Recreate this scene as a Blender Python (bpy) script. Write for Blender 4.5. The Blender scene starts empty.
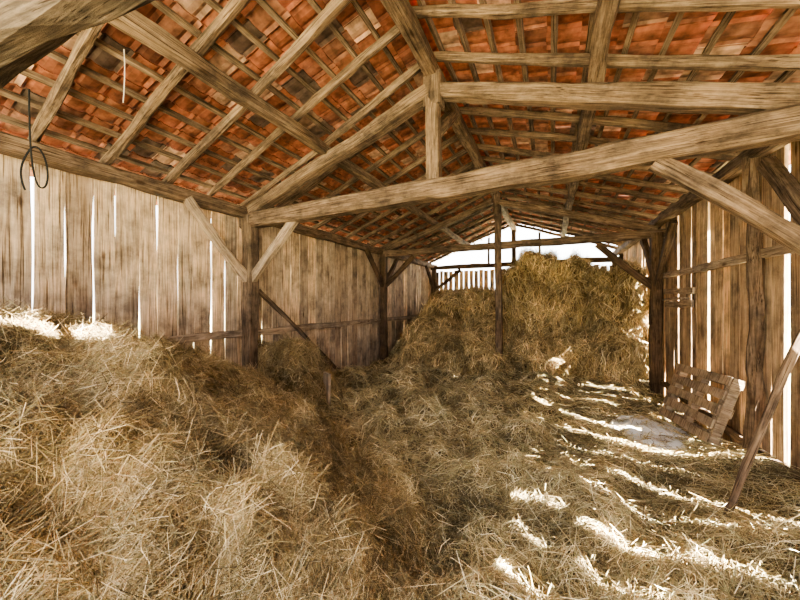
import bpy, bmesh, math, random
import numpy as np
from mathutils import Vector, Matrix, noise
random.seed(7); rng=np.random.default_rng(7)
sc=bpy.context.scene
COL=sc.collection
try:
    sc.view_settings.view_transform='AgX'; sc.view_settings.look='AgX - Medium High Contrast'
except Exception: pass

# ---------------- materials ----------------
def newmat(name):
    m=bpy.data.materials.new(name); m.use_nodes=True
    nt=m.node_tree; b=nt.nodes['Principled BSDF']
    b.inputs['Roughness'].default_value=.85
    b.inputs['Specular IOR Level'].default_value=.15
    return m,nt,b
def ramp(nt,stops):
    r=nt.nodes.new('ShaderNodeValToRGB'); e=r.color_ramp.elements
    while len(e)<len(stops): e.new(.5)
    for i,(p,c) in enumerate(stops):
        e[i].position=p; e[i].color=(*c,1)
    return r
def wood(name,c0,c1,c2,scale=(22,22,1.3),attr=False,patch=.45,knot=.85):
    m,nt,b=newmat(name); L=nt.links.new; N=nt.nodes.new
    tc=N('ShaderNodeTexCoord'); oi=N('ShaderNodeObjectInfo')
    add=N('ShaderNodeVectorMath'); add.operation='ADD'
    sc3=N('ShaderNodeVectorMath'); sc3.operation='SCALE'; sc3.inputs[0].default_value=(7,13,19)
    L(oi.outputs['Random'],sc3.inputs['Scale'])
    L(tc.outputs['Object'],add.inputs[0]); L(sc3.outputs[0],add.inputs[1])
    base=add
    if attr:
        at=N('ShaderNodeAttribute'); at.attribute_name='tint'
        s4=N('ShaderNodeVectorMath'); s4.operation='SCALE'; s4.inputs[0].default_value=(0,0,30)
        L(at.outputs['Fac'],s4.inputs['Scale'])
        a2=N('ShaderNodeVectorMath'); a2.operation='ADD'
        L(add.outputs[0],a2.inputs[0]); L(s4.outputs[0],a2.inputs[1]); base=a2
    def nz(scl,det,rough,dist):
        mp=N('ShaderNodeMapping'); mp.inputs['Scale'].default_value=scl
        L(base.outputs[0],mp.inputs['Vector'])
        n=N('ShaderNodeTexNoise'); n.inputs['Scale'].default_value=1.6; n.inputs['Detail'].default_value=det; n.inputs['Roughness'].default_value=rough; n.inputs['Distortion'].default_value=dist
        L(mp.outputs[0],n.inputs['Vector']); return n
    def mul(a,b_,f=1):
        mx=N('ShaderNodeMix'); mx.data_type='RGBA'; mx.blend_type='MULTIPLY'; mx.inputs[0].default_value=f
        L(a,mx.inputs[6]); L(b_,mx.inputs[7]); return mx.outputs[2]
    n=nz(scale,8,.7,.5)
    r=ramp(nt,[(.3,c0),(.47,c1),(.68,c2)]); L(n.outputs['Fac'],r.inputs[0])
    out=r.outputs[0]
    nc=nz(tuple(s*2.6 if s>5 else s*.8 for s in scale),3,.5,.2)
    rc=ramp(nt,[(.34,(.3,.26,.22)),(.42,(1,1,1))]); L(nc.outputs['Fac'],rc.inputs[0]); out=mul(out,rc.outputs[0])
    n2=N('ShaderNodeTexNoise'); n2.inputs['Scale'].default_value=2.6; n2.inputs['Detail'].default_value=8; n2.inputs['Roughness'].default_value=.7
    L(base.outputs[0],n2.inputs['Vector'])
    r2=ramp(nt,[(.36,(patch,patch*.98,patch*1.02)),(.5,(.88,.86,.85)),(.62,(1.2,1.15,1.1))]); L(n2.outputs['Fac'],r2.inputs[0])
    out=mul(out,r2.outputs[0])
    mk=N('ShaderNodeMapping'); mk.inputs['Scale'].default_value=tuple(7 if s>5 else 2.2 for s in scale); L(base.outputs[0],mk.inputs['Vector'])
    v=N('ShaderNodeTexVoronoi'); v.inputs['Scale'].default_value=.8; L(mk.outputs[0],v.inputs['Vector'])
    rk=ramp(nt,[(.05,(.3,.22,.17)),(.13,(1,1,1))]); L(v.outputs['Distance'],rk.inputs[0])
    out=mul(out,rk.outputs[0],knot)
    if attr:
        rt=ramp(nt,[(0,(.55,.5,.47)),(.35,(.82,.81,.81)),(.7,(1.05,1.01,.96)),(1,(1.35,1.22,1.04))]); L(at.outputs['Fac'],rt.inputs[0])
        out=mul(out,rt.outputs[0])
    L(out,b.inputs['Base Color'])
    bp=N('ShaderNodeBump'); bp.inputs['Strength'].default_value=.8; bp.inputs['Distance'].default_value=.008
    L(n.outputs['Fac'],bp.inputs['Height']); L(bp.outputs[0],b.inputs['Normal'])
    return m
M_beam=wood('beam_wood',(.04,.028,.019),(.15,.105,.07),(.29,.215,.152),(30,30,1.6),patch=.4)
M_log=wood('log_wood',(.03,.024,.018),(.08,.062,.045),(.18,.145,.11),(34,34,2.2),patch=.4)
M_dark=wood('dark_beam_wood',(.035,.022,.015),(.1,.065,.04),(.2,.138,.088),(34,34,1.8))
M_raf=wood('rafter_wood',(.05,.034,.024),(.16,.112,.076),(.31,.23,.158),(34,34,1.8),patch=.4)
M_light=wood('pale_wood',(.14,.1,.065),(.36,.275,.195),(.54,.44,.33),(30,30,1.6),patch=.55)
M_plankL=wood('weathered_plank',(.21,.15,.10),(.56,.445,.325),(.82,.69,.53),(24,24,1.2),True,patch=.45)
M_plankR=wood('warm_plank',(.22,.145,.08),(.58,.43,.28),(.84,.67,.46),(24,24,1.2),True,patch=.45)
M_batten=wood('batten_wood',(.05,.034,.024),(.17,.122,.083),(.31,.23,.168),(34,1.6,34))
M_pallet=wood('pallet_wood',(.14,.09,.05),(.36,.27,.18),(.52,.41,.29),(26,3,26),knot=.3)

def attr_mat(name,attr,rough=.8,bump=0,noise_scale=20,c_lo=.7,c_hi=1.2):
    m,nt,b=newmat(name); L=nt.links.new; N=nt.nodes.new
    at=N('ShaderNodeAttribute'); at.attribute_name=attr
    tc=N('ShaderNodeTexCoord'); n=N('ShaderNodeTexNoise'); n.inputs['Scale'].default_value=noise_scale; n.inputs['Detail'].default_value=5
    L(tc.outputs['Object'],n.inputs['Vector'])
    r=ramp(nt,[(.3,(c_lo,)*3),(.7,(c_hi,)*3)]); L(n.outputs['Fac'],r.inputs[0])
    mx=N('ShaderNodeMix'); mx.data_type='RGBA'; mx.blend_type='MULTIPLY'; mx.inputs[0].default_value=1
    L(at.outputs['Color'],mx.inputs[6]); L(r.outputs[0],mx.inputs[7]); L(mx.outputs[2],b.inputs['Base Color'])
    b.inputs['Roughness'].default_value=rough
    if bump:
        bp=N('ShaderNodeBump'); bp.inputs['Strength'].default_value=.6; bp.inputs['Distance'].default_value=bump
        L(n.outputs['Fac'],bp.inputs['Height']); L(bp.outputs[0],b.inputs['Normal'])
    return m
M_tile=attr_mat('clay_tile','Col',.7,.003,13,.42,1.3)
M_straw=attr_mat('hay_straw','Col',.6,0,6,.75,1.2)
M_hay=attr_mat('hay_mass','Col',.95,.02,55,.3,1.0)

# ---------------- mesh helpers ----------------
def mkobj(name,verts,faces,mat,parent=None,smooth=False):
    me=bpy.data.meshes.new(name); me.from_pydata([tuple(v) for v in verts],[],faces); me.update()
    if mat: me.materials.append(mat)
    if smooth: me.shade_smooth()
    o=bpy.data.objects.new(name,me); COL.objects.link(o)
    if parent: o.parent=parent
    return o
def empty(name):
    e=bpy.data.objects.new(name,None); COL.objects.link(e); e.empty_display_size=.2; return e
def beam(name,p0,p1,w,h,mat=None,parent=None,wob=.008,bend=.0,side=None,round_=.22,taper=1.0):
    mat=mat or M_beam
    p0=Vector(p0);p1=Vector(p1); d=p1-p0; Ln=d.length; z=d.normalized()
    up=Vector((0,0,1)) if abs(z.z)<.95 else Vector((0,1,0))
    if side: up=Vector(side)
    x=z.cross(up).normalized(); y=x.cross(z)*-1
    n=max(4,int(Ln/.2)); vs=[];fs=[]
    sd=random.uniform(0,100)
    bx=random.uniform(-bend,bend); by=random.uniform(-bend,bend)
    for i in range(n+1):
        t=i/n; s=math.sin(math.pi*t)
        k=(1+(taper-1)*t)*(1+noise.noise(Vector((sd,t*Ln*1.1,20)))*.14)
        ox=bx*s+noise.noise(Vector((sd,t*Ln*1.3,0)))*wob*2; oy=by*s+noise.noise(Vector((sd,t*Ln*1.3,9)))*wob*2
        a=w/2*k;b=h/2*k;c=round_*min(a,b)*2*.6
        ring=[(a,-b+c),(a,b-c),(a-c,b),(-a+c,b),(-a,b-c),(-a,-b+c),(-a+c,-b),(a-c,-b)]
        for j,(px,py) in enumerate(ring):
            r1=noise.noise(Vector((sd+j*.7,t*Ln*3,3)))*wob*1.2; r2=noise.noise(Vector((sd+j*.7,t*Ln*3,6)))*wob*1.2
            vs.append((px+ox+r1,py+oy+r2,t*Ln))
    for i in range(n):
        for j in range(8):
            a=i*8+j;b=i*8+(j+1)%8; fs.append((a,b,b+8,a+8))
    fs.append(tuple(range(7,-1,-1))); fs.append(tuple(range(n*8,n*8+8)))
    o=mkobj(name,vs,fs,mat,parent)
    o.matrix_world=Matrix.Translation(p0)@Matrix((( x.x,y.x,z.x),(x.y,y.y,z.y),(x.z,y.z,z.z))).to_4x4()
    bm=bmesh.new(); bm.from_mesh(o.data); bmesh.ops.recalc_face_normals(bm,faces=bm.faces); bm.to_mesh(o.data); bm.free()
    return o

# ---------------- dimensions ----------------
XL,XR=-4.0,1.82; XM=-1.09; Y0,Y1=-1.6,11.0
ZF=-1.9
def roofz(x):
    return 2.56-(XM-x)*.388 if x<XM else 2.56-(x-XM)*.35
F1,F2,F3=3.04,7.0,10.9

# ---------------- walls ----------------
def plank_wall(name,axis,pos,a0,a1,z0,ztop,gaps,mat,w=(.15,.23),th=.025,tiltamp=.006,wave=.008):
    vs=[];fs=[];tint=[]
    a=a0; H=10
    while a<a1:
        wd=random.uniform(*w); wd,g=gaps(a,wd)
        if a+wd>a1: wd=a1-a
        if wd<.04: break
        t=random.random(); zz=ztop(a+wd/2)+random.uniform(-.03,.02); zb=z0+random.uniform(-.03,.03)
        off=random.uniform(-.006,.006); tl=random.uniform(-tiltamp,tiltamp); st=len(vs); tp=random.uniform(-.014,.014)
        s1=random.uniform(0,99)
        for i in range(H+1):
            q=i/H; z=zb+(zz-zb)*q
            e0=a+tl*(q-.5)*2+noise.noise(Vector((s1,z*1.6,0)))*wave + tp*(q-.5)
            e1=a+wd+tl*(q-.5)*2+noise.noise(Vector((s1,z*1.6,5)))*wave - tp*(q-.5)
            cup=noise.noise(Vector((s1,z*.7,8)))*.008
            for e,d in ((e0,-th/2),(e1,-th/2),(e1,th/2),(e0,th/2)):
                dd=pos+d+off+cup
                vs.append((dd,e,z) if axis=='Y' else (e,dd,z))
        for i in range(H):
            for j in range(4):
                p=st+i*4+j;q2=st+i*4+(j+1)%4; fs.append((p,q2,q2+4,p+4))
        fs.append((st+3,st+2,st+1,st)); e=st+H*4; fs.append((e,e+1,e+2,e+3))
        tint+= [t]*(len(vs)-st)
        a+=wd+g
    o=mkobj(name,vs,fs,mat)
    at=o.data.attributes.new('tint','FLOAT','POINT'); at.data.foreach_set('value',tint)
    bm=bmesh.new(); bm.from_mesh(o.data); bmesh.ops.recalc_face_normals(bm,faces=bm.faces); bm.to_mesh(o.data); bm.free()
    return o
def gL(a,w):
    if a<F1: return w,random.choice([.003,.006,.01,.014,.02])
    return w,random.choice([.001,.004,.008,.01])
big=[(.4,.04),(1.05,.06),(1.42,.03),(1.78,.045),(2.35,.025),(2.86,.06),(3.3,.012),(3.8,.065),(4.32,.05),(4.75,.01),(5.25,.04),(5.8,.02),(6.3,.055)]
def gR(a,w):
    if a>F2: return w,random.choice([.015,.03,.05])
    for p,g in big:
        if a<p-.01:
            r=p-a
            if r<.27: return r,g
            if r<.42: return r/2,.002
            return w,random.choice([.0,.002,.004])
    return w,.005
plank_wall('wall_left','Y',XL-.02,Y0,Y1,ZF,lambda a:1.36,gL,M_plankL,wave=.018)
plank_wall('wall_right','Y',XR+.02,Y0,Y1,ZF,lambda a:1.42,gR,M_plankR,wave=.012)
plank_wall('wall_back','X',Y1,XL,XR,ZF,lambda a:1.06,lambda a,w:(w,random.choice([.03,.04,.06])),M_plankR,w=(.1,.16))

# ---------------- floor / outside ground ----------------
m,nt,b=newmat('earth'); 
n=nt.nodes.new('ShaderNodeTexNoise'); n.inputs['Scale'].default_value=3; n.inputs['Detail'].default_value=8
tc=nt.nodes.new('ShaderNodeTexCoord'); nt.links.new(tc.outputs['Object'],n.inputs['Vector'])
r=ramp(nt,[(.3,(.12,.08,.05)),(.7,(.3,.22,.14))]); nt.links.new(n.outputs['Fac'],r.inputs[0]); nt.links.new(r.outputs[0],b.inputs['Base Color'])
mkobj('floor',[(XL,Y0,ZF),(XR,Y0,ZF),(XR,Y1,ZF),(XL,Y1,ZF)],[(0,1,2,3)],m)
m,nt,b=newmat('grass')
n=nt.nodes.new('ShaderNodeTexNoise'); n.inputs['Scale'].default_value=.8; n.inputs['Detail'].default_value=9
tc=nt.nodes.new('ShaderNodeTexCoord'); nt.links.new(tc.outputs['Object'],n.inputs['Vector'])
r=ramp(nt,[(.3,(.2,.2,.12)),(.7,(.4,.37,.26))]); nt.links.new(n.outputs['Fac'],r.inputs[0]); nt.links.new(r.outputs[0],b.inputs['Base Color'])
mkobj('ground',[(-60,-60,ZF-.03),(60,-60,ZF-.03),(60,60,ZF-.03),(-60,60,ZF-.03)],[(0,1,2,3)],m)

# ---------------- roof tiles ----------------
def slope(side):
    s=-.388 if side<0 else -.35
    d=Vector((side,0,s)).normalized()
    nrm=Vector((d.z*-side,0,abs(d.x))).normalized()
    return Vector((XM,0,2.56)),d,nrm
vs=[];fs=[];cols=[]
bv=[];bf=[]
ROW=.27;TW=.2
holes={(1,8,1),(1,9,1),(1,7,1)}
for side in (-1,1):
    o,d,nr=slope(side)
    Ls=3.1+ (.42 if side<0 else .3)
    nrow=int(Ls/ROW)+1
    for r_ in range(nrow):
        c=o+d*(r_*ROW+.1)+nr*.022
        st=len(bv); nseg=40; sk=random.uniform(-.02,.02)
        for i in range(nseg+1):
            y=Y0-.1+(Y1-Y0+.35)*i/nseg; wv=noise.noise(Vector((r_*3.1+side*50,y*.6,0)))*.018+sk*(i/nseg-.5)
            for a_,b_ in ((-.02,-.02),(.02,-.02),(.02,.02),(-.02,.02)):
                p=c+d*(a_+wv)+nr*b_; bv.append((p.x,y,p.z))
        for i in range(nseg):
            for j in range(4):
                p=st+i*4+j;q=st+i*4+(j+1)%4; bf.append((p,q,q+4,p+4))
        bf.append((st+3,st+2,st+1,st)); e=st+nseg*4; bf.append((e,e+1,e+2,e+3))
        ncol=int((Y1-Y0+.35)/TW)
        for k in range(ncol):
            if (side,k,r_) in holes: continue
            y=Y0-.15+k*TW+ (random.uniform(-.003,.003))
            base=random.choice([(.34,.13,.075),(.38,.155,.09),(.29,.11,.065),(.42,.2,.13),(.27,.115,.075),(.36,.14,.085),(.52,.33,.23)])
            f=random.uniform(.6,1.1); col=[x*f for x in base]+[1]
            if random.random()<.07: col=[.13,.09,.07,1]
            tl=random.uniform(-.006,.006)
            st=len(vs); w_=TW+ (.006 if random.random()<.97 else -.004)
            prof=[(0,.0),(.14*w_,.022),(.28*w_,.004),(.5*w_,-.002),(.72*w_,.004),(.86*w_,.02),(w_,.0)]
            for e,(q,lift) in enumerate(((-.07,.030),(.09,.052),(.26,.074))):
                for (yy,zz) in prof:
                    p=c+d*(q+tl)+nr*(lift+zz+tl); vs.append((p.x,y+yy,p.z))
                for (yy,zz) in prof:
                    p=c+d*(q+tl)+nr*(lift+zz+.013+tl); vs.append((p.x,y+yy,p.z))
            for e in range(2):
                b0=st+e*14;b1=b0+14
                for j in range(6):
                    fs.append((b0+j,b1+j,b1+j+1,b0+j+1)); fs.append((b0+7+j,b0+8+j,b1+8+j,b1+7+j))
                fs.append((b0,b0+7,b1+7,b1)); fs.append((b0+6,b1+6,b1+13,b0+13))
            for b0 in (st,st+28):
                for j in range(6): fs.append((b0+j,b0+j+1,b0+8+j,b0+7+j))
            cols+= [col]*(len(vs)-st)
y=Y0-.15
while y<Y1+.2:
    st=len(vs); col=[.5*random.uniform(.8,1.1),.16,.08,1]
    for e in range(2):
        for j in range(7):
            a=math.pi*j/6; vs.append((XM+math.cos(a)*.15,y+e*.36,2.60+math.sin(a)*.09))
        for j in range(7):
            a=math.pi*j/6; vs.append((XM+math.cos(a)*.165,y+e*.36,2.60+math.sin(a)*.105))
    for j in range(6): fs.append((st+j,st+14+j,st+15+j,st+j+1)); fs.append((st+7+j,st+8+j,st+22+j,st+21+j))
    cols+=[col]*28; y+=.33
roof=mkobj('ceiling',vs,fs,M_tile)
ca=roof.data.color_attributes.new('Col','FLOAT_COLOR','POINT'); ca.data.foreach_set('color',np.array(cols,dtype=np.float32).ravel())
mkobj('roof_battens',bv,bf,M_batten)

# ---------------- rafters ----------------
raf=empty('roof_rafters'); ys=[]
y=-1.5
while y<10.9:
    ys.append(y); y+=.52 if y>3 else .5
for y in ys:
    for side in (-1,1):
        o,d,nr=slope(side); dy=random.uniform(-.05,.05)
        a=o+nr*(-.045); b_=o+d*(3.1+.3)+nr*(-.045)
        beam('rafter',(a.x,y+random.uniform(-.03,.03),a.z),(b_.x,y+dy,b_.z),random.uniform(.055,.08),.08,M_raf,raf,wob=.012,bend=.03,round_=.4)
# ---------------- purlins / plates ----------------
def yb(name,x,z,w,h,mat=M_beam,a=Y0,b=Y1+.2,bend=.02,dz=0):
    return beam(name,(x,a,z),(x,b,z+dz),w,h,mat,None,.012,bend)
yb('ridge_purlin',XM,2.39,.14,.15)
yb('purlin',-2.5,1.86,.12,.12)
yb('purlin',.34,1.90,.12,.12)
yb('wall_plate',XL+.07,1.26,.15,.15)
yb('wall_plate',XR-.08,1.37,.15,.14)

# ---------------- trusses ----------------
def truss(Y,mat,near):
    e=empty('roof_truss')
    if near: beam('tie_beam',(XL-.05,Y,1.13),(XR+.1,Y,1.20),.19,.21,mat,e,.015,.02,round_=.25)
    else: beam('tie_beam',(XL-.05,Y,1.19),(XR+.1,Y,1.19),.15,.145,mat,e,.012,.015)
    kz=-1.75 if Y==F2 else 1.22
    beam('king_post',(XM+ (.1 if Y==F2 else 0),Y,kz),(XM+(.05 if Y==F2 else 0),Y,2.34),.14,.14,mat,e,.01,.01,side=(0,1,0))
    if near:
        beam('king_post_head',(XM,Y,2.0),(XM,Y,2.33),.2,.16,mat,e,.01,0,side=(0,1,0))
        beam('principal_rafter',(XL+.15,Y,1.27),(XM-.05,Y,2.16),.15,.15,mat,e,.015,.02)
        beam('principal_rafter',(XR-.1,Y,1.26),(XM+.05,Y,2.16),.15,.16,mat,e,.015,.02)
        beam('ridge_brace',(XM,Y+.05,1.75),(XM,Y+.75,2.36),.1,.12,mat,e,.01,0)
    elif Y==F2:
        beam('principal_rafter',(XL+.15,Y,1.27),(XM-.05,Y,2.16),.12,.13,mat,e,.015,.02)
        beam('principal_rafter',(XR-.1,Y,1.26),(XM+.05,Y,2.16),.12,.13,mat,e,.015,.02)
    return e
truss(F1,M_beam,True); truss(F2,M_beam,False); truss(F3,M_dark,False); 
def post(x,Y,mat,w=.17,dirs=(1,-1),bz=.35,bx=1.0,mb=None):
    e=empty('timber_post'); s=1 if x<0 else -1; mb=mb or mat
    beam('post',(x,Y,ZF),(x,Y,1.2),w,w,mat,e,.012,.01,side=(0,1,0))
    beam('brace',(x+s*.02,Y,bz),(x+s*bx,Y,1.08),.09,.12,mb,e,.012,.02)
    for q in dirs:
        beam('brace',(x,Y+q*.02,bz),(x,Y+q*.85,1.22),.09,.11,mb,e,.012,.02)
    return e
post(XL+.12,F1,M_beam,.17,dirs=(-1,),bz=.25,bx=.85,mb=M_light)
post(XR-.1,F1,M_beam,.17,dirs=(1,),bz=.22,bx=.98)
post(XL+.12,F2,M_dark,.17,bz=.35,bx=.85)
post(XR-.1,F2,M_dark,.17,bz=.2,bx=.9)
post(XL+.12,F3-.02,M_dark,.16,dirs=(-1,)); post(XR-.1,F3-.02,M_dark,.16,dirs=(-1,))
g=empty('gable_frame')
for x in (-1.9,-.3):
    beam('stud',(x,F3,1.2),(x,F3,roofz(x)-.1),.07,.07,M_dark,g)
e=empty('crooked_timber')
d=Vector((.8,.39,.44)); A=Vector((-1.96,.27,.79))
beam('brace_log',A-d*1.05,A+d*2.7,.165,.175,M_log,e,.03,.02,round_=.45)
beam('post',(-2.8,-.14,ZF),(-2.8,-.14,.4),.16,.16,M_beam,e,.012,0,side=(0,1,0))
# wall rails
beam('wall_rail',(XL+.05,Y0,-.5),(XL+.05,F1-.1,-.48),.06,.1,M_light,None,.01,.01)
beam('wall_rail',(XL+.05,F1+.1,-.48),(XL+.05,Y1-.1,-.56),.06,.1,M_light,None,.01,.01)
beam('wall_rail',(XR-.04,Y0,.45),(XR-.04,F2-.1,.42),.06,.09,M_light,None,.012,.01)
beam('wall_rail',(XR-.04,F2+.1,.42),(XR-.04,Y1-.1,.42),.06,.09,M_beam,None,.012,.01)
beam('wall_rail',(XR-.04,Y0,-1.42),(XR-.04,F2-.1,-1.46),.05,.09,M_beam,None,.012,.01)
beam('wall_stud',(XR-.06,4.15,ZF),(XR-.1,4.05,1.35),.1,.1,M_beam,None,.03,.03,side=(0,1,0),round_=.45)
beam('diagonal_pole',(XL+.1,3.2,.14),(XL+.1,5.3,-1.6),.05,.06,M_beam,None,.01,.02,round_=.4)
beam('leaning_pole',(1.08,2.9,-1.55),(1.72,3.06,.3),.042,.042,M_raf,None,.012,.02,side=(0,1,0),round_=.45)
sh=empty('wall_hatch')
beam('board',(XR-.05,5.55,.13),(XR-.05,6.75,.15),.03,.09,M_light,sh)
beam('board',(XR-.05,5.6,-.05),(XR-.05,6.7,-.08),.03,.1,M_light,sh)
beam('board',(XR-.09,5.7,.02),(XR-.09,6.5,-.0),.1,.03,M_light,sh)
beam('wooden_board',(-2.98,3.62,-1.7),(-2.98,3.64,-1.08),.2,.04,M_light,None,.004,0,side=(.5,1,0),round_=.1)

# ---------------- pallet ----------------
pal=empty('wooden_pallet')
bl=Vector((1.40,5.35,-1.56)); br=Vector((1.52,4.3,-1.50)); up=(Vector((1.69,4.9,-.84))-(bl+br)/2).normalized()
al=(br-bl).normalized(); nn=al.cross(up).normalized(); Lp=1.05; Hp=.72
for q in (.03,.5,.97):
    a=bl+al*Lp*q; beam('stringer',a,a+up*Hp,.09,.08,M_pallet,pal,.003,0,side=nn,round_=.08)
for q in (.06,.28,.5,.72,.94):
    for s in ((-.055,.055) if q in(.06,.5,.94) else (.055,)):
        a=bl+up*Hp*q+nn*s; beam('slat',a,a+al*Lp,.02,.1,M_pallet,pal,.003,.004,side=up,round_=.1)

# ---------------- hanging cable ----------------
def wire(name,pts,r,col):
    m,nt,b=newmat(name+'_mat'); b.inputs['Base Color'].default_value=(*col,1)
    cu=bpy.data.curves.new(name,'CURVE'); cu.dimensions='3D'; cu.bevel_depth=r; cu.bevel_resolution=2
    s=cu.splines.new('NURBS'); s.points.add(len(pts)-1)
    for i,p in enumerate(pts): s.points[i].co=(*p,1)
    s.use_endpoint_u=True; s.order_u=4
    cu.materials.append(m); o=bpy.data.objects.new(name,cu); COL.objects.link(o); return o
wire('hanging_cable',[(-3.6,.88,1.62),(-3.6,.88,1.3),(-3.62,.9,1.0),(-3.6,.93,.86),(-3.6,.98,.9),(-3.6,.98,1.1),(-3.62,.92,1.25),(-3.62,.86,1.1),(-3.62,.83,.95),(-3.6,.86,.84)],.006,(.02,.02,.02))
wire('hanging_string',[(-2.75,1.12,1.8),(-2.75,1.13,1.65),(-2.76,1.12,1.42)],.003,(.8,.75,.65))

# ---------------- hay ----------------
def sst(t): t=max(0,min(1,t)); return t*t*(3-2*t)
def N3(x,y,z=0): return noise.noise(Vector((x,y,z)))
def base(x,y):
    sm=1-.7*sst((x+.3)/.8)*sst((y-2.4)/.8)
    z=-1.63+.06*N3(x*.9,y*.9,1)+sm*(.16*N3(x*2.3,y*2.3,2)+.17*abs(N3(x*3.8,y*3.8,3))+.04*N3(x*10,y*10,4))
    z+=.44*math.exp(-((x-1.35)/.5)**2-((y-1.85)/.7)**2)
    z+=.2*math.exp(-((x-1.7)/.4)**2-((y-3.4)/.9)**2)
    z+=.08*math.exp(-((x-.2)/.5)**2-((y-2.7)/.4)**2)
    z-=.12*sst((x-1.2)/.4)*sst((y-4.2)/.5)*sst((7.5-y)/1)
    z+=.35*sst((y-6.8)/1.4)
    z+=.2*math.exp(-((x+2.6)/.8)**2-((y-5.4)/.8)**2)+.18*math.exp(-((x+1.5)/.5)**2-((y-4.2)/.6)**2)
    return z
def lerp_t(tab,y):
    for (a,b_),(c,d_) in zip(tab,tab[1:]):
        if a<=y<=c: return b_+(d_-b_)*(y-a)/(c-a)
    return tab[-1][1]
def pile(x,y):
    H=lerp_t([(-1.6,1.35),(0,1.4),(.9,1.38),(1.5,1.18),(2.0,.97),(2.5,.7),(2.85,.5),(3.05,.5),(3.2,.86),(3.9,.84),(4.15,.4),(4.35,0),(12,0)],y)
    T=lerp_t([(-1.6,-.4),(1.0,-.35),(1.5,-.42),(2.1,-.98),(2.9,-2.15),(3.1,-2.85),(4.4,-3.05),(12,-3.05)],y)
    T+=.12*N3(y*2,0,7)
    w=2.9 if y<1.6 else 2.9-1.5*sst((y-1.6)/1.4)-.95*sst((y-2.95)/.2)
    t=(T-x)/w
    if t<=0: return 0
    t=min(1,t)
    s=(1-(1-t)**1.45)
    return H*s
def pz(x,y):
    h=pile(x,y)
    if h<=0.0: return -2.2+.0
    k=min(1,h/.5)
    return base(x,y)-.03+h+k*(.12*N3(x*1.6,y*1.6,11)+.12*N3(x*3.5,y*3.5,12)+.07*N3(x*8,y*8,13))
def grid(f,x0,x1,y0,y1,st):
    nx=int((x1-x0)/st);ny=int((y1-y0)/st)
    V=np.array([(x0+(x1-x0)*i/nx,y0+(y1-y0)*j/ny,f(x0+(x1-x0)*i/nx,y0+(y1-y0)*j/ny)) for j in range(ny+1) for i in range(nx+1)])
    F=[(j*(nx+1)+i,j*(nx+1)+i+1,(j+1)*(nx+1)+i+1,(j+1)*(nx+1)+i) for j in range(ny) for i in range(nx)]
    return V,np.array(F)
def ellip(c,r,seed,p=.8,sub=5,lump=.15):
    bm=bmesh.new(); bmesh.ops.create_icosphere(bm,subdivisions=sub,radius=1)
    V=[]
    for v in bm.verts:
        q=v.co; q=Vector([math.copysign(abs(a)**p,a) for a in q]); 
        n_=1+lump*N3(q.x*1.7+seed,q.y*1.7,q.z*1.7)*1.6+lump*.8*N3(q.x*4+seed,q.y*4,q.z*2.4)+.06*N3(q.x*9,q.y*9+seed,q.z*5)
        V.append((min(XR-.05,max(XL+.05,c[0]+q.x*r[0]*n_)),min(Y1-.06,c[1]+q.y*r[1]*n_),max(ZF+.02,c[2]+q.z*r[2]*n_)))
    F=[tuple(v.index for v in f.verts) for f in bm.faces]; bm.free()
    return np.array(V),np.array(F)
def haycol(n,dark):
    pal=np.array([(.48,.37,.195),(.385,.30,.155),(.62,.51,.31),(.27,.205,.11),(.34,.31,.17),(.78,.68,.47),(.16,.115,.06),(.44,.37,.22),(.22,.16,.085)])
    return pal[rng.integers(0,len(pal),n)]*rng.uniform(.55,1.25,(n,1))*dark
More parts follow.
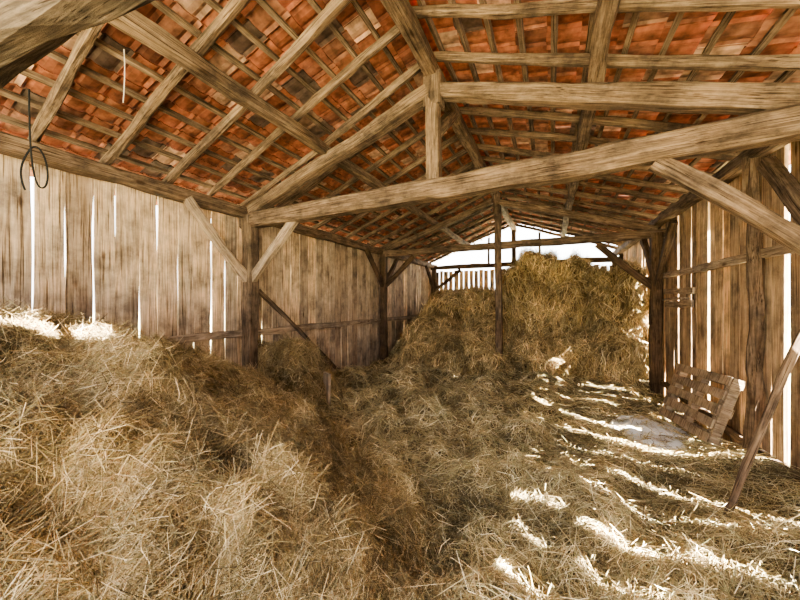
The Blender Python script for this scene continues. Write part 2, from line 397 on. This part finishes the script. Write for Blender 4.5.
def hay_object(name,parts,nstr,wid,dark=1.0,hang=.4,ref=(0,0,0),dmin=1.3,Lr=(.08,.28),lift=.03,tone=(1,1,1),clump=.5):
    V=np.concatenate([p[0] for p in parts]); off=0; FT=[]
    for pv,pf in parts:
        f=pf+off; off+=len(pv)
        if f.shape[1]==4: FT.append(f[:,[0,1,2]]); FT.append(f[:,[0,2,3]])
        else: FT.append(f)
    T=np.concatenate(FT)
    zmin=V[T][:,:,2].min(1); T=T[zmin>-2.0]
    a=V[T[:,0]];b_=V[T[:,1]];c=V[T[:,2]]
    cr=np.cross(b_-a,c-a); ar=np.linalg.norm(cr,axis=1)/2+1e-12; nr=cr/(2*ar[:,None])
    cen=(a+b_+c)/3; dist=np.linalg.norm(cen-np.array(ref),axis=1)
    w=ar/np.maximum(dist,dmin)**1.5; w/=w.sum()
    idx=rng.choice(len(T),nstr,p=w)
    r1=np.sqrt(rng.random(nstr));r2=rng.random(nstr)
    P=(1-r1)[:,None]*a[idx]+(r1*(1-r2))[:,None]*b_[idx]+(r1*r2)[:,None]*c[idx]
    Nn=nr[idx]; D=dist[idx]
    R=rng.normal(size=(nstr,3)); R[:,2]-=hang*rng.random(nstr)*2*(1-np.abs(Nn[:,2]))*3
    fl=np.stack([np.sin(P[:,0]*2.1+P[:,1]*1.3),np.cos(P[:,1]*1.7-P[:,0]*1.1),0*P[:,0]],1); R+=fl*.7
    t=R-Nn*(R*Nn).sum(1)[:,None]; t/=np.linalg.norm(t,axis=1)[:,None]+1e-9
    s=np.cross(Nn,t)
    Ln=rng.uniform(Lr[0],Lr[1],nstr)*(1+.5*rng.random(nstr)**3); W=wid*rng.uniform(.5,1.4,nstr)*np.maximum(1,D/2.5)**.8
    up=rng.uniform(-.2,1,nstr)*lift; tilt=rng.normal(0,.13,nstr)*Ln; bend=rng.normal(0,.3,nstr)*Ln
    tw=rng.uniform(-1,1,nstr); asym=rng.normal(0,.12,nstr)*Ln
    ws=s*np.cos(tw)[:,None]+Nn*np.sin(tw)[:,None]
    K=4; pts=[]
    for k in range(K):
        q=k/(K-1)-.5
        ctr=P+t*(q*Ln)[:,None]+s*(bend*(4*q*q-.3)+asym*q*(4*q*q-.5)*4)[:,None]+Nn*(up+tilt*q*2+ .02*(1-4*q*q))[:,None]
        hw=(W/2*(1-.7*abs(q)))[:,None]*ws
        pts+= [ctr-hw,ctr+hw]
    SV=np.stack(pts,1)
    SV[:,:,0]=np.clip(SV[:,:,0],XL+.02,XR-.02)
    SV[:,:,1]=np.minimum(SV[:,:,1],Y1-.03)
    SV=SV.reshape(-1,3)
    bi=np.arange(nstr)*8
    Q=np.concatenate([np.stack([bi+2*k,bi+2*k+1,bi+2*k+3,bi+2*k+2],1) for k in range(K-1)])
    sc_=haycol(nstr,dark)*np.array(tone)
    lf=np.array([noise.noise(Vector((p[0]*2.2,p[1]*2.2,p[2]*2.2+5)))+.8*noise.noise(Vector((p[0]*7,p[1]*7,p[2]*7+5))) for p in P])
    sc_*= np.clip(1+clump*lf,.4,1.6)[:,None]
    SC=np.repeat(sc_,8,axis=0)
    nV=len(V); allV=np.concatenate([V,SV]); 
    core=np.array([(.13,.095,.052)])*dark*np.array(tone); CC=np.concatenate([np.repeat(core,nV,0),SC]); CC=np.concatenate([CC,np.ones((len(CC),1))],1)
    me=bpy.data.meshes.new(name)
    nt_=len(T); nq=len(Q)
    me.vertices.add(len(allV)); me.vertices.foreach_set('co',allV.astype(np.float32).ravel())
    loops=np.concatenate([T.ravel(),(Q+nV).ravel()]).astype(np.int32)
    me.loops.add(len(loops)); me.loops.foreach_set('vertex_index',loops)
    me.polygons.add(nt_+nq)
    ls=np.concatenate([np.arange(nt_)*3,nt_*3+np.arange(nq)*4]).astype(np.int32)
    me.polygons.foreach_set('loop_start',ls)
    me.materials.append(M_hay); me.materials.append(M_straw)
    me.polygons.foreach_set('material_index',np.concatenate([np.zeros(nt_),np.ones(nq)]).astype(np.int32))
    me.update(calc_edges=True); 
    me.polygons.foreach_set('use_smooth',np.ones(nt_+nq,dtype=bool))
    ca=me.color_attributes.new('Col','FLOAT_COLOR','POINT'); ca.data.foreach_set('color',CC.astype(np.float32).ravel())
    o=bpy.data.objects.new(name,me); COL.objects.link(o); return o
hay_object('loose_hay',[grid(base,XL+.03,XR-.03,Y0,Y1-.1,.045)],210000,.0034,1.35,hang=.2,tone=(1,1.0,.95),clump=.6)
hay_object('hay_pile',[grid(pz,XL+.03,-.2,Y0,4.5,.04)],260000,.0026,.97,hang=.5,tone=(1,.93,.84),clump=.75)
lobes=[ellip((-3.0,8.2,-1.35),(.9,.9,.8),3,1),ellip((-2.2,9.5,-1.0),(1.7,1.0,1.25),5,.85),ellip((-1.5,8.9,-.85),(.65,.6,.95),6,1),
 ellip((.1,9.6,-.6),(1.4,1.0,1.5),9,.85),
 ellip((-.45,8.55,-.2),(.66,.8,1.35),18,.95,5,.22),
 ellip((.5,8.7,-.7),(.55,.6,1.0),14,1),ellip((.5,8.3,.05),(.62,.75,.82),15,1,5,.28),
 ellip((1.3,8.6,-.8),(.55,.6,1.0),19,1),ellip((1.35,8.2,-.15),(.55,.75,.8),20,1,5,.28),
 ellip((-2.1,7.2,-1.42),(1.15,.8,.6),61,1,5,.28),ellip((-1.3,7.8,-1.1),(.55,.55,.6),63,1,5,.25),
 ellip((.2,8.1,-1.4),(1.7,.9,.55),33,1,5,.3),ellip((-.35,7.5,-1.3),(.42,.35,.38),34,1),ellip((.5,7.45,-1.3),(.4,.4,.42),35,1),ellip((1.2,7.5,-1.2),(.45,.42,.5),36,1)]
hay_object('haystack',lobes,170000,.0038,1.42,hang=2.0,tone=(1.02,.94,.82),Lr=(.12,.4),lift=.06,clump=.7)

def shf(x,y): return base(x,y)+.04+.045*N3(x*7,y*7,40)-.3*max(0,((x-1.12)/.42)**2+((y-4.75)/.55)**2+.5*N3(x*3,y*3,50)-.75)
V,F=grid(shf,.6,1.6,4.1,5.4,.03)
m,nt,b=newmat('painted_sunlit_dust'); b.inputs['Base Color'].default_value=(.85,.83,.8,1); b.inputs['Roughness'].default_value=.5  # sunlight on greyish dust, painted in as a near-white base colour
mkobj('sunlit_dust_sheet',V,[tuple(int(i) for i in f) for f in F],m,None,True)  # added wavy sheet standing in for the sunlit dusty patch

# ---------------- light ----------------
w=bpy.data.worlds.new('World'); sc.world=w; w.use_nodes=True; nt=w.node_tree
bg=nt.nodes['Background']; tc=nt.nodes.new('ShaderNodeTexCoord'); sx=nt.nodes.new('ShaderNodeSeparateXYZ')
nt.links.new(tc.outputs['Generated'],sx.inputs[0])
r=ramp(nt,[(0,(.9,.92,.9)),(.5,(1,.98,.94)),(1,(.78,.87,1))]); 
mr=nt.nodes.new('ShaderNodeMapRange'); mr.inputs[1].default_value=-1; mr.inputs[2].default_value=1
nt.links.new(sx.outputs['Z'],mr.inputs[0]); nt.links.new(mr.outputs[0],r.inputs[0]); nt.links.new(r.outputs[0],bg.inputs['Color'])
bg.inputs['Strength'].default_value=8
sd=bpy.data.lights.new('sun','SUN'); sd.energy=240; sd.angle=.007; sd.color=(1,.92,.78)
so=bpy.data.objects.new('sun',sd); COL.objects.link(so)
so.rotation_euler=Vector((1,-.38,1.15)).to_track_quat('Z','Y').to_euler()

# ---------------- camera ----------------
cd=bpy.data.cameras.new('camera'); cd.sensor_width=36; cd.lens=308/800*36; cd.clip_start=.02
co=bpy.data.objects.new('camera',cd); COL.objects.link(co); co.location=(0,0,0)
co.rotation_euler=(math.radians(90),0,math.atan(150/308))
sc.camera=co
